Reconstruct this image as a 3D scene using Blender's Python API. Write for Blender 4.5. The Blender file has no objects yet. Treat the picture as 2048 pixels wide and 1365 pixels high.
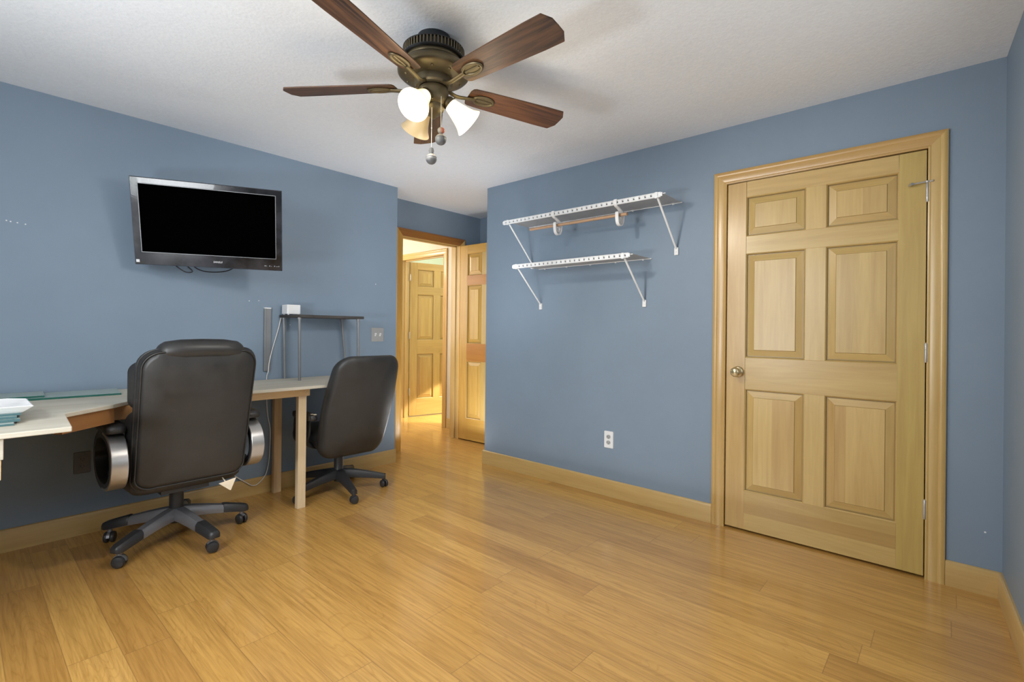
import bpy, bmesh, math, random
from mathutils import Vector, Matrix, Euler
random.seed(7)
PI = math.pi
COL = bpy.context.scene.collection
D = bpy.data

# ------------------------------------------------------------------ materials
def nodes(name):
    m = D.materials.new(name); m.use_nodes = True
    nt = m.node_tree; b = nt.nodes['Principled BSDF']
    return m, nt, b
def N(nt, t, **kw):
    n = nt.nodes.new(t)
    for k, v in kw.items():
        if k in n.inputs: n.inputs[k].default_value = v
        else: setattr(n, k, v)
    return n
def L(nt, a, b): nt.links.new(a, b)
def ramp(nt, stops):
    r = nt.nodes.new('ShaderNodeValToRGB'); e = r.color_ramp.elements
    while len(e) < len(stops): e.new(0.5)
    for i, (p, c) in enumerate(stops):
        e[i].position = p; e[i].color = (*c, 1) if len(c) == 3 else c
    return r
def mixc(nt, mode, fac, a, b):
    m = nt.nodes.new('ShaderNodeMix'); m.data_type = 'RGBA'; m.blend_type = mode
    for s, v in ((0, fac), (6, a), (7, b)):
        if hasattr(v, 'links'): L(nt, v, m.inputs[s])
        else: m.inputs[s].default_value = v if s == 0 else (*v, 1)
    return m.outputs[2]
def mth(nt, op, a, b=None, c=None):
    n = nt.nodes.new('ShaderNodeMath'); n.operation = op
    for i, v in enumerate((a, b, c)):
        if v is None: continue
        if hasattr(v, 'links'): L(nt, v, n.inputs[i])
        else: n.inputs[i].default_value = v
    return n.outputs[0]
def bump(nt, b, h, strength, dist=0.002):
    n = N(nt, 'ShaderNodeBump', Strength=strength, Distance=dist); L(nt, h, n.inputs['Height']); L(nt, n.outputs[0], b.inputs['Normal'])

def plain(name, c, rough=.5, metal=0., noise=.06, bumpy=0., bscale=200., spec=.5, coat=0.):
    m, nt, b = nodes(name)
    tc = N(nt, 'ShaderNodeTexCoord')
    nz = N(nt, 'ShaderNodeTexNoise', Scale=7., Detail=4.); L(nt, tc.outputs['Object'], nz.inputs['Vector'])
    r = ramp(nt, [(.3, tuple(x*(1-noise) for x in c)), (.7, tuple(min(1, x*(1+noise)) for x in c))])
    L(nt, nz.outputs['Fac'], r.inputs[0]); L(nt, r.outputs[0], b.inputs['Base Color'])
    b.inputs['Roughness'].default_value = rough; b.inputs['Metallic'].default_value = metal
    b.inputs['Specular IOR Level'].default_value = spec; b.inputs['Coat Weight'].default_value = coat
    if bumpy:
        n2 = N(nt, 'ShaderNodeTexNoise', Scale=bscale, Detail=3.); L(nt, tc.outputs['Object'], n2.inputs['Vector'])
        bump(nt, b, n2.outputs['Fac'], bumpy)
    return m

def wood(name, light, dark, rough=.35, streak=1., coat=.25, gs=1.):
    """grain runs along U of the UV map; the 'tint' attribute varies it board by board"""
    m, nt, b = nodes(name)
    uv = N(nt, 'ShaderNodeUVMap')
    mp = N(nt, 'ShaderNodeMapping'); mp.inputs['Scale'].default_value = (1.6*gs, 26*gs, 1); L(nt, uv.outputs[0], mp.inputs[0])
    n1 = N(nt, 'ShaderNodeTexNoise', Scale=1.4, Detail=7., Roughness=.62, Distortion=.7); L(nt, mp.outputs[0], n1.inputs['Vector'])
    mp2 = N(nt, 'ShaderNodeMapping'); mp2.inputs['Scale'].default_value = (.9*gs, 7*gs, 1); L(nt, uv.outputs[0], mp2.inputs[0])
    n2 = N(nt, 'ShaderNodeTexNoise', Scale=1.2, Detail=3., Distortion=1.2); L(nt, mp2.outputs[0], n2.inputs['Vector'])
    f = mth(nt, 'ADD', mth(nt, 'MULTIPLY', n1.outputs['Fac'], .55), mth(nt, 'MULTIPLY', n2.outputs['Fac'], .45))
    w = .17*streak
    r = ramp(nt, [(.5-w*1.3, dark), (.5+w, light)]); L(nt, f, r.inputs[0])
    at = N(nt, 'ShaderNodeVertexColor', layer_name='tint')
    c = mixc(nt, 'MULTIPLY', 1., r.outputs[0], at.outputs[0]); L(nt, c, b.inputs['Base Color'])
    b.inputs['Roughness'].default_value = rough; b.inputs['Coat Weight'].default_value = coat; b.inputs['Coat Roughness'].default_value = .25
    bump(nt, b, n1.outputs['Fac'], .08, .001)
    return m

def wall_mat(name, c):
    m, nt, b = nodes(name)
    tc = N(nt, 'ShaderNodeTexCoord')
    nz = N(nt, 'ShaderNodeTexNoise', Scale=1.3, Detail=5., Roughness=.6); L(nt, tc.outputs['Object'], nz.inputs['Vector'])
    r = ramp(nt, [(.3, tuple(x*.95 for x in c)), (.7, tuple(x*1.05 for x in c))]); L(nt, nz.outputs['Fac'], r.inputs[0])
    L(nt, r.outputs[0], b.inputs['Base Color']); b.inputs['Roughness'].default_value = .55
    n2 = N(nt, 'ShaderNodeTexNoise', Scale=260., Detail=2.); L(nt, tc.outputs['Object'], n2.inputs['Vector'])
    bump(nt, b, n2.outputs['Fac'], .07, .001)
    return m

def ceiling_mat():
    m, nt, b = nodes('stippled_white_ceiling')
    tc = N(nt, 'ShaderNodeTexCoord')
    b.inputs['Base Color'].default_value = (.79, .80, .82, 1); b.inputs['Roughness'].default_value = .9
    n2 = N(nt, 'ShaderNodeTexNoise', Scale=55., Detail=5., Roughness=.7); L(nt, tc.outputs['Object'], n2.inputs['Vector'])
    r = ramp(nt, [(.35, (.745, .778, .828)), (.65, (.79, .823, .868))]); L(nt, n2.outputs['Fac'], r.inputs[0]); L(nt, r.outputs[0], b.inputs['Base Color'])
    v = N(nt, 'ShaderNodeTexVoronoi', Scale=75.); L(nt, tc.outputs['Object'], v.inputs['Vector'])
    h = mth(nt, 'SUBTRACT', n2.outputs['Fac'], mth(nt, 'MULTIPLY', v.outputs['Distance'], .4))
    bump(nt, b, h, .35, .004)
    return m

def floor_mat():
    m, nt, b = nodes('oak_plank_floor')
    tc = N(nt, 'ShaderNodeTexCoord'); sp = N(nt, 'ShaderNodeSeparateXYZ'); L(nt, tc.outputs['Object'], sp.inputs[0])
    x, y = sp.outputs[0], sp.outputs[1]
    W, LEN = .1435, 1.25
    vx = mth(nt, 'DIVIDE', mth(nt, 'SUBTRACT', x, .41), W)
    row = mth(nt, 'FLOOR', vx); fx = mth(nt, 'FRACT', vx)
    wn = N(nt, 'ShaderNodeTexWhiteNoise', noise_dimensions='1D'); L(nt, row, wn.inputs['W'])
    vy = mth(nt, 'ADD', mth(nt, 'DIVIDE', y, LEN), mth(nt, 'MULTIPLY', wn.outputs['Value'], 7.3))
    cell = mth(nt, 'FLOOR', vy); fy = mth(nt, 'FRACT', vy)
    cb = N(nt, 'ShaderNodeCombineXYZ'); L(nt, row, cb.inputs[0]); L(nt, cell, cb.inputs[1])
    w2 = N(nt, 'ShaderNodeTexWhiteNoise', noise_dimensions='2D'); L(nt, cb.outputs[0], w2.inputs['Vector'])
    rnd = w2.outputs['Value']
    gx = mth(nt, 'MULTIPLY', x, 1.); 
    co = N(nt, 'ShaderNodeCombineXYZ'); L(nt, gx, co.inputs[0]); L(nt, y, co.inputs[1]); L(nt, mth(nt, 'MULTIPLY', rnd, 40.), co.inputs[2])
    def noise(sx, sy, detail, rough=.6, dist=0.):
        mp = N(nt, 'ShaderNodeMapping'); mp.inputs['Scale'].default_value = (sx, sy, 1); L(nt, co.outputs[0], mp.inputs[0])
        n = N(nt, 'ShaderNodeTexNoise', Scale=1., Detail=detail, Roughness=rough, Distortion=dist); L(nt, mp.outputs[0], n.inputs['Vector']); return n.outputs['Fac']
    fine = noise(95, 3.2, 6., .65, .4)
    broad = noise(14, 1.1, 3., .5, 1.4)
    ring = noise(9, .8, 2., .4, 1.)
    rings = mth(nt, 'FRACT', mth(nt, 'MULTIPLY', ring, 16.))
    rings = mth(nt, 'ABSOLUTE', mth(nt, 'SUBTRACT', rings, .5))
    r = ramp(nt, [(0., (.475, .252, .066)), (.16, (.54, .300, .080)), (.5, (.575, .322, .085)), (1., (.61, .352, .100))]); L(nt, rnd, r.inputs[0])
    g = ramp(nt, [(.28, (.78, .74, .66)), (.5, (.98, .98, .97)), (.75, (1.05, 1.05, 1.05))]); L(nt, broad, g.inputs[0])
    c = mixc(nt, 'MULTIPLY', .6, r.outputs[0], g.outputs[0])
    g2 = ramp(nt, [(.34, (.72, .68, .60)), (.58, (1.03, 1.03, 1.02))]); L(nt, fine, g2.inputs[0])
    c = mixc(nt, 'MULTIPLY', .85, c, g2.outputs[0])
    g3 = ramp(nt, [(0., (.86, .82, .74)), (.16, (1, 1, 1))]); L(nt, rings, g3.inputs[0])
    c = mixc(nt, 'MULTIPLY', .75, c, g3.outputs[0])
    dk = noise(22, .9, 4., .6, 1.5)
    dkm = ramp(nt, [(.655, (0, 0, 0)), (.74, (1, 1, 1))]); L(nt, dk, dkm.inputs[0])
    c = mixc(nt, 'MIX', mth(nt, 'MULTIPLY', dkm.outputs[0], .55), c, (.26, .13, .045))
    ex = mth(nt, 'MINIMUM', fx, mth(nt, 'SUBTRACT', 1., fx)); ey = mth(nt, 'MINIMUM', fy, mth(nt, 'SUBTRACT', 1., fy))
    sx = mth(nt, 'LESS_THAN', ex, .009); sy = mth(nt, 'LESS_THAN', ey, .0012)
    seam = mth(nt, 'MAXIMUM', sx, sy)
    c = mixc(nt, 'MIX', mth(nt, 'MULTIPLY', seam, .55), c, (.22, .11, .04))
    L(nt, c, b.inputs['Base Color'])
    b.inputs['Roughness'].default_value = .34; b.inputs['Coat Weight'].default_value = .6; b.inputs['Coat Roughness'].default_value = .13
    h = mth(nt, 'SUBTRACT', mth(nt, 'MULTIPLY', fine, .25), seam); bump(nt, b, h, .12, .001)
    return m

def leather_mat():
    m, nt, b = nodes('black_leather')
    tc = N(nt, 'ShaderNodeTexCoord')
    v = N(nt, 'ShaderNodeTexVoronoi', Scale=260.); L(nt, tc.outputs['Object'], v.inputs['Vector'])
    n = N(nt, 'ShaderNodeTexNoise', Scale=9., Detail=6., Roughness=.6); L(nt, tc.outputs['Object'], n.inputs['Vector'])
    r = ramp(nt, [(.3, (.017, .0165, .016)), (.75, (.029, .028, .027))]); L(nt, n.outputs['Fac'], r.inputs[0]); L(nt, r.outputs[0], b.inputs['Base Color'])
    rr = ramp(nt, [(.3, (.40,)*3), (.7, (.52,)*3)]); L(nt, n.outputs['Fac'], rr.inputs[0]); L(nt, rr.outputs[0], b.inputs['Roughness'])
    h = mth(nt, 'ADD', v.outputs['Distance'], mth(nt, 'MULTIPLY', n.outputs['Fac'], 3.)); bump(nt, b, h, .10, .002)
    b.inputs['Specular IOR Level'].default_value = .55
    return m

def glow(name, c, strength, base=(.9, .85, .7)):
    m, nt, b = nodes(name)
    tc = N(nt, 'ShaderNodeTexCoord'); g = N(nt, 'ShaderNodeTexGradient'); 
    lw = N(nt, 'ShaderNodeLayerWeight', Blend=.35)
    r = ramp(nt, [(0., c), (.3, c), (.85, (.34, .25, .10))]); L(nt, lw.outputs['Facing'], r.inputs[0])
    b.inputs['Base Color'].default_value = (*base, 1); b.inputs['Roughness'].default_value = .35
    L(nt, r.outputs[0], b.inputs['Emission Color']); b.inputs['Emission Strength'].default_value = strength
    return m

def glass_mat(name, tint, edge=False):
    m, nt, b = nodes(name); nt.nodes.remove(b); o = nt.nodes['Material Output']
    t = N(nt, 'ShaderNodeBsdfTransparent', Color=(*tint, 1)); g = N(nt, 'ShaderNodeBsdfGlossy', Roughness=.03)
    f = N(nt, 'ShaderNodeFresnel', IOR=1.5); mx = N(nt, 'ShaderNodeMixShader')
    L(nt, f.outputs[0], mx.inputs[0]); L(nt, t.outputs[0], mx.inputs[1]); L(nt, g.outputs[0], mx.inputs[2]); L(nt, mx.outputs[0], o.inputs[0])
    return m

M = {}
M['blue'] = wall_mat('slate_blue_paint', (.205, .270, .347))
M['cream'] = wall_mat('cream_paint', (.62, .54, .42))
M['green'] = wall_mat('pale_green_paint', (.52, .60, .46))
M['ceil'] = ceiling_mat(); M['floor'] = floor_mat()
M['door'] = wood('honey_birch', (.545, .378, .135), (.44, .285, .092), .36, .75)
M['trim'] = wood('honey_trim', (.56, .38, .145), (.46, .295, .10), .33, .8, .4)
M['amber'] = wood('amber_trim', (.50, .25, .055), (.36, .155, .03), .35, .8, .4)
M['ply'] = wood('pale_plywood', (.60, .565, .475), (.46, .415, .325), .6, .7, 0., .8)
M['pine'] = wood('raw_pine', (.78, .63, .42), (.64, .48, .28), .55, .8, .05)
M['walnut'] = wood('walnut_blade', (.125, .058, .024), (.02, .009, .006), .5, .62, .05, 1.6)
M['bronze'] = plain('antique_bronze', (.15, .118, .066), .45, .7, .12)
M['bronze_dark'] = plain('dark_antique_bronze', (.13, .105, .065), .45, .6, .12)
M['black_metal'] = plain('dark_bronze', (.022, .024, .027), .4, .3)
M['leather'] = leather_mat()
M['plastic'] = plain('black_plastic', (.028, .028, .030), .42)
M['greyplastic'] = plain('graphite_plastic', (.21, .21, .225), .36, .4)
M['silver'] = plain('brushed_silver', (.46, .45, .44), .33, .85)
M['pipe'] = plain('grey_pipe', (.24, .25, .26), .45, .4)
M['darkboard'] = plain('dark_board', (.045, .038, .034), .6, 0, .4)
M['white'] = plain('white_plastic', (.80, .80, .80), .4)
M['wire'] = plain('white_coated_wire', (.76, .77, .78), .4)
M['wiredeck'] = plain('grey_shaded_wire', (.47, .47, .475), .5)
M['steel'] = plain('brushed_steel', (.52, .50, .47), .38, .6)
M['brass'] = plain('satin_brass', (.55, .46, .28), .28, .9)
M['bezel'] = plain('dusty_gloss_black', (.026, .026, .031), .2, 0, .9, coat=.5)
M['screen'] = plain('dark_screen', (.0006, .0006, .0006), .8, spec=0.)
M['letter'] = plain('silver_lettering', (.75, .75, .78), .4)
M['cable'] = plain('black_cable', (.015, .016, .02), .5)
M['cord'] = plain('white_cord', (.74, .72, .68), .5)
M['wooden_rod'] = wood('tan_rod', (.56, .37, .23), (.40, .23, .13), .4)
M['dark'] = plain('dark_slot', (.02, .02, .02), .6)
M['outletgrey'] = plain('outlet_grey', (.40, .40, .40), .5)
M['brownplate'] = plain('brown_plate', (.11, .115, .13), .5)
M['paper'] = plain('paper_tag', (.78, .68, .52), .7)
M['stone'] = plain('grey_ball', (.12, .125, .13), .5, 0, .3)
M['stonelight'] = plain('pale_ball_cap', (.24, .22, .18), .5, 0, .2)
M['coral'] = plain('coral_bead', (.40, .12, .07), .5)
M['glassedge'] = plain('teal_glass_edge', (.02, .12, .095), .15)
M['glasstop'] = plain('pale_glass_top', (.36, .43, .41), .45, spec=.25)
M['glassblue'] = plain('blue_glass_edge', (.06, .125, .135), .3)
M['frost'] = plain('frosted_shade', (.62, .47, .27), .4)
M['lit'] = glow('lit_shade', (1., .86, .52), 3.)
M['pane'] = glass_mat('window_pane', (.95, .97, .97))
M['outside'] = plain('vinyl_white', (.75, .75, .74), .5)

# ------------------------------------------------------------------ mesh builder
class MB:
    def __init__(s):
        s.bm = bmesh.new(); s.uv = s.bm.loops.layers.uv.new('UVMap'); s.col = s.bm.loops.layers.float_color.new('tint'); s.mats = []
    def mi(s, m):
        if m is None: return 0
        if m not in s.mats: s.mats.append(m)
        return s.mats.index(m)
    def add(s, verts, faces, M4=None, g=0, tint=(1, 1, 1), mat=None, uvoff=None, uvs=None):
        ru = uvoff or (random.uniform(0, 50), random.uniform(0, 50))
        a, b = [i for i in range(3) if i != g]
        vs = [s.bm.verts.new((M4 @ Vector(v)) if M4 else v) for v in verts]
        k = s.mi(mat)
        for fi, f in enumerate(faces):
            try: fc = s.bm.faces.new([vs[i] for i in f])
            except ValueError: continue
            fc.material_index = k
            tt = tint[fi] if isinstance(tint, list) else tint
            for j, lp in enumerate(fc.loops):
                c = verts[f[j]]
                lp[s.uv].uv = (c[g]+ru[0], c[a]+c[b]*.8+ru[1]) if uvs is None else (uvs[f[j]][0]+ru[0], uvs[f[j]][1]+ru[1])
                lp[s.col] = (*tt, 1)
        return s
    def box(s, c, d, rot=None, g=0, tint=(1, 1, 1), mat=None):
        x, y, z = d[0]/2, d[1]/2, d[2]/2
        v = [(i*x, j*y, k*z) for k in (-1, 1) for j in (-1, 1) for i in (-1, 1)]
        f = [(0, 2, 3, 1), (4, 5, 7, 6), (0, 1, 5, 4), (2, 6, 7, 3), (0, 4, 6, 2), (1, 3, 7, 5)]
        T = Matrix.Translation(c)
        if rot is not None: T = T @ (rot if isinstance(rot, Matrix) else Euler(rot).to_matrix().to_4x4())
        return s.add(v, f, T, g, tint, mat)
    def b2(s, p, q, **k):
        return s.box([(a+b)/2 for a, b in zip(p, q)], [abs(b-a) for a, b in zip(p, q)], **k)
    def tube(s, pts, r, n=8, closed=False, tint=(1, 1, 1), mat=None, cap=True, flat=None):
        pts = [Vector(p) for p in pts]; m = len(pts); rr = r if isinstance(r, (list, tuple)) else [r]*m
        T = []
        for i in range(m):
            if closed: t = pts[(i+1) % m]-pts[i-1]
            else: t = pts[min(i+1, m-1)]-pts[max(i-1, 0)]
            T.append(t.normalized())
        up = Vector((0, 0, 1)) if abs(T[0].z) < .9 else Vector((1, 0, 0))
        u = T[0].cross(up).normalized(); vs = []; uvs = []; L_ = 0
        for i in range(m):
            if i: L_ += (pts[i]-pts[i-1]).length
            u = (u-T[i]*u.dot(T[i])).normalized(); w = T[i].cross(u)
            for k in range(n):
                a = 2*PI*k/n; ra = rr[i]; fx = 1 if flat is None else flat[0]; fy = 1 if flat is None else flat[1]
                vs.append(tuple(pts[i]+u*math.cos(a)*ra*fx+w*math.sin(a)*ra*fy)); uvs.append((L_, a*ra))
        f = []
        for i in range(m if closed else m-1):
            for k in range(n):
                a, b = i*n+k, i*n+(k+1) % n; j = (i+1) % m
                f.append((a, b, j*n+(k+1) % n, j*n+k))
        if cap and not closed: f += [tuple(range(n))[::-1], tuple(range((m-1)*n, m*n))]
        return s.add(vs, f, None, 0, tint, mat, uvs=uvs)
    def lathe(s, prof, M4=None, n=32, tint=(1, 1, 1), mat=None, cap=True):
        vs = []; f = []; uvs = []
        for (r, z) in prof:
            for k in range(n):
                a = 2*PI*k/n; vs.append((r*math.cos(a), r*math.sin(a), z)); uvs.append((z, a*.1))
        for i in range(len(prof)-1):
            for k in range(n):
                f.append((i*n+k, i*n+(k+1) % n, (i+1)*n+(k+1) % n, (i+1)*n+k))
        if cap:
            if prof[0][0] > 1e-6: f.append(tuple(range(n))[::-1])
            if prof[-1][0] > 1e-6: f.append(tuple(range((len(prof)-1)*n, len(prof)*n)))
        return s.add(vs, f, M4, 2, tint, mat, uvs=uvs)
    def ball(s, c, r, n=16, mat=None, tint=(1, 1, 1), sz=1.):
        p = [(max(r*math.sin(PI*i/n), 1e-5), -r*sz*math.cos(PI*i/n)) for i in range(n+1)]
        return s.lathe(p, Matrix.Translation(c), n*2, tint, mat, cap=False)
    def prism(s, poly, h, M4=None, g=0, tint=(1, 1, 1), mat=None):
        n = len(poly); vs = [(x, y, 0) for x, y in poly]+[(x, y, h) for x, y in poly]
        f = [tuple(range(n))[::-1], tuple(range(n, 2*n))]+[(i, (i+1) % n, n+(i+1) % n, n+i) for i in range(n)]
        return s.add(vs, f, M4, g, tint, mat)
    def rings(s, rings, M4=None, tint=(1, 1, 1), mat=None, capa=True, capb=True, g=0):
        n = len(rings[0]); vs = [p for r in rings for p in r]; f = []
        for i in range(len(rings)-1):
            for k in range(n): f.append((i*n+k, i*n+(k+1) % n, (i+1)*n+(k+1) % n, (i+1)*n+k))
        if capa: f.append(tuple(range(n))[::-1])
        if capb: f.append(tuple(range((len(rings)-1)*n, len(rings)*n)))
        return s.add(vs, f, M4, g, tint, mat)
    def obj(s, name, mat, parent=None, loc=None, rot=None, smooth=40, bevel=0., seg=2, sub=0):
        bmesh.ops.remove_doubles(s.bm, verts=s.bm.verts, dist=1e-6)
        bmesh.ops.recalc_face_normals(s.bm, faces=s.bm.faces)
        me = D.meshes.new(name); s.bm.to_mesh(me); s.bm.free()
        for m in (s.mats if s.mats and s.mats[0] is not None and mat is None else [mat]+[x for x in s.mats]): me.materials.append(m)
        if mat is not None and s.mats:
            pass
        if smooth:
            me.shade_smooth(); me.set_sharp_from_angle(angle=math.radians(smooth))
        o = D.objects.new(name, me); COL.objects.link(o)
        if parent: o.parent = parent
        if loc: o.location = loc
        if rot: o.rotation_euler = rot
        if sub:
            q = o.modifiers.new('s', 'SUBSURF'); q.levels = sub; q.render_levels = sub
        if bevel:
            q = o.modifiers.new('b', 'BEVEL'); q.width = bevel; q.segments = seg; q.limit_method = 'ANGLE'; q.angle_limit = math.radians(40)
        return o
def tag(o, label, cat, group=None):
    o['label'] = label; o['category'] = cat
    if group: o['group'] = group
    return o
def st(o, label=None):
    o['kind'] = 'structure'
    if label: o['label'] = label
    return o
def empty(name, loc=(0, 0, 0), rz=0):
    o = D.objects.new(name, None); COL.objects.link(o); o.location = loc; o.rotation_euler = (0, 0, rz); o.empty_display_size = .1
    return o
def rrect(w0, w1, z0, z1, r, n=6):
    """rounded trapezoid outline (x,z), w0 half width at z0, w1 at z1; r = (bottom, top) radii"""
    rb, rt = r; pts = []
    def arc(cx, cz, rad, a0, a1):
        for i in range(n+1):
            a = a0+(a1-a0)*i/n; pts.append((cx+rad*math.cos(a), cz+rad*math.sin(a)))
    arc(w0-rb, z0+rb, rb, -PI/2, 0); 
    for k in range(1, 6): 
        t = k/6; z = (z0+rb)+((z1-rt)-(z0+rb))*t; pts.append((w0+(w1-w0)*t, z))
    arc(w1-rt, z1-rt, rt, 0, PI/2); arc(-w1+rt, z1-rt, rt, PI/2, PI)
    for k in range(1, 6):
        t = 1-k/6; z = (z0+rb)+((z1-rt)-(z0+rb))*t; pts.append((-(w0+(w1-w0)*t), z))
    arc(-w0+rb, z0+rb, rb, PI, 1.5*PI)
    return pts
def slab(mb, outline, prof, yf, mat=None):
    """closed cushion: outline (x,z) scaled about its centre by prof[(scale, y offset)]"""
    cx = sum(p[0] for p in outline)/len(outline); cz = sum(p[1] for p in outline)/len(outline)
    R = []
    for sc, yo in prof:
        R.append([(cx+(x-cx)*sc, yf(cz+(z-cz)*sc, cx+(x-cx)*sc)+yo, cz+(z-cz)*sc) for x, z in outline])
    mb.rings(R, mat=mat)

XA, YB, ZC = 3.090, 3.630, 2.410          # closet wall, TV wall, ceiling
YE = 3.930                                 # entry wall
XH = 3.890                                 # alcove / hall east wall
# ------------------------------------------------------------------ setting
b = MB(); b.b2((-.9, -.75, -.10), (7.2, 7.3, 0)); st(b.obj('floor', M['floor'], smooth=0))
b = MB(); b.b2((-.9, -.75, ZC), (7.2, 7.3, ZC+.1)); st(b.obj('ceiling', M['ceil'], smooth=0))

def wall(name, boxes, mat, dots=()):
    b = MB()
    for p, q in boxes: b.b2(p, q, mat=mat)
    for c, r, n in dots:
        T = Matrix.Translation(c) @ Vector((0, 0, 1)).rotation_difference(Vector(n)).to_matrix().to_4x4()
        b.lathe([(r, 0), (r*.8, .0015), (1e-5, .002)], T, 10, mat=M['white'], cap=False)
    return st(b.obj(name, None, smooth=0))
wall('wall_north', [((-.87, YB, 0), (2.57, 4.045, ZC))], M['blue'],
     [((x, YB, z), .0035, (0, -1, 0)) for x, z in ((.175, 1.705), (.19, 1.702), (.215, 1.70), (.245, 1.697), (1.355, 1.352), (1.418, 1.357), (2.36, 1.545), (1.64, 1.19), (1.71, 1.205))])
wall('wall_entry', [((2.57, YE, 0), (2.835, 4.045, ZC)), ((3.59, YE, 0), (XH, 4.045, ZC)), ((2.835, YE, 2.073), (3.59, 4.045, ZC))], M['blue'])
wall('wall_east', [((XA, 1.0174, 0), (XA+.11, 3.037, ZC)), ((XA, -.29, 0), (XA+.11, .0686, ZC)), ((XA, .0686, 2.0734), (XA+.11, 1.0174, ZC)),
                   ((XA+.11, 2.925, 0), (XH, 3.037, ZC))], M['blue'], [((XA, -.13, .28), .004, (-1, 0, 0))])
wall('wall_alcove', [((XH, 2.925, 0), (XH+.11, 4.045, ZC))], M['blue'])
wall('wall_closet_back', [((XH, -.4, 0), (XH+.11, 2.925, ZC))], M['cream'])
HY0, HY1 = 4.53, 5.37
wall('wall_hall_east', [((XH, 4.045, 0), (XH+.11, HY0, ZC)), ((XH, HY1, 0), (XH+.11, 7.2, ZC)), ((XH, HY0, 2.073), (XH+.11, HY1, ZC))], M['cream'])
wall('wall_hall_west', [((2.30, 4.045, 0), (2.41, 7.2, ZC))], M['cream'])
wall('wall_hall_end', [((2.41, 7.1, 0), (XH, 7.2, ZC))], M['cream'])
wall('wall_far_room', [((XH+.11, 6.6, 0), (7.1, 6.7, ZC)), ((6.6, 3.9, 0), (6.7, 6.6, ZC)), ((XH+.11, 3.8, 0), (6.7, 3.9, ZC))], M['green'])
# west wall with a window, south wall (2.9 degrees off square) with a window
WX = -.76
wall('wall_west', [((WX-.11, -.5, 0), (WX, 4.045, .85)), ((WX-.11, -.5, 2.1), (WX, 4.045, ZC)), ((WX-.11, -.5, .85), (WX, .87, 2.1)), ((WX-.11, 2.37, .85), (WX, 4.045, 2.1))], M['blue'])
SA = math.radians(2.9)
b = MB()
for p, q in [((-.11, -.11, 0), (.75, 0, ZC)), ((2.15, -.11, 0), (3.95, 0, ZC)), ((.75, -.11, 0), (2.15, 0, .85)), ((.75, -.11, 2.1), (2.15, 0, ZC))]:
    b.b2(p, q, mat=M['blue'])
ROT_S = Matrix.Translation((XA, -.186, 0)) @ Matrix.Rotation(PI+SA, 4, 'Z') @ Matrix.Scale(-1, 4, (0, 1, 0))
bmesh.ops.transform(b.bm, matrix=ROT_S, verts=b.bm.verts); st(b.obj('wall_south', None, smooth=0))

def window(n, w, h, T):
    b = MB(); f = .06
    for x0, x1, z0, z1 in ((0, w, 0, f), (0, w, h-f, h), (0, f, f, h-f), (w-f, w, f, h-f), (f, w-f, h/2-.02, h/2+.02)): b.b2((x0, -.09, z0), (x1, -.03, z1))
    o = b.obj('window_%d' % n, M['outside'], bevel=.003); o.matrix_world = T; st(o)
    b = MB(); b.b2((f, -.064, f), (w-f, -.058, h-f)); p = b.obj('pane', M['pane'], o, smooth=0)
    return o
window(1, 1.5, 1.25, Matrix.Translation((WX, .87, .85)) @ Matrix.Rotation(PI/2, 4, 'Z') @ Matrix.Scale(-1, 4, (0, 1, 0)))
window(2, 1.4, 1.25, ROT_S @ Matrix.Translation((.75, 0, .85)))

# baseboards
HB, TB = .1165, .015
def baseboard(name, p, q, n, tints=1, mat=M['trim'], cut=()):
    """board along p->q (xy), n = inward normal"""
    b = MB(); p, q, n = Vector((*p, 0)), Vector((*q, 0)), Vector((*n, 0)); d = (q-p); ln = d.length; d /= ln
    prof = [(0, 0), (TB, 0), (TB, HB-.012), (TB-.003, HB-.004), (TB-.008, HB), (0, HB)]
    vs = []; uvs = []
    for e, l in ((p, 0), (q, ln)):
        for t, z in prof: vs.append(tuple(e+n*t+Vector((0, 0, z)))); uvs.append((l, z+t))
    k = len(prof); f = [(i, (i+1) % k, k+(i+1) % k, k+i) for i in range(k)]+[tuple(range(k)), tuple(range(k, 2*k))]
    b.add(vs, f, None, 0, (1, 1, 1), None, uvs=uvs)
    return st(b.obj(name, mat, smooth=30))
baseboard('baseboard_north', (WX, YB), (2.57, YB), (0, -1))
baseboard('baseboard_jog', (2.57, YB-.0), (2.57, YE), (1, 0))
baseboard('baseboard_east', (XA, 1.081), (XA, 3.037+TB), (-1, 0))
baseboard('baseboard_east_short', (XA, -.18), (XA, .0045), (-1, 0))
baseboard('baseboard_closet_return', (XA, 3.037), (XH, 3.037), (0, 1))
baseboard('baseboard_alcove', (XH, 3.037), (XH, YE), (-1, 0))
baseboard('baseboard_hall', (XH, 4.045), (XH, HY0-.078), (-1, 0))
sd = Vector((-math.cos(SA), -math.sin(SA)))
baseboard('baseboard_south', (XA, -.186), tuple(Vector((XA, -.186))+sd*3.85), (sd.y, -sd.x))

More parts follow.
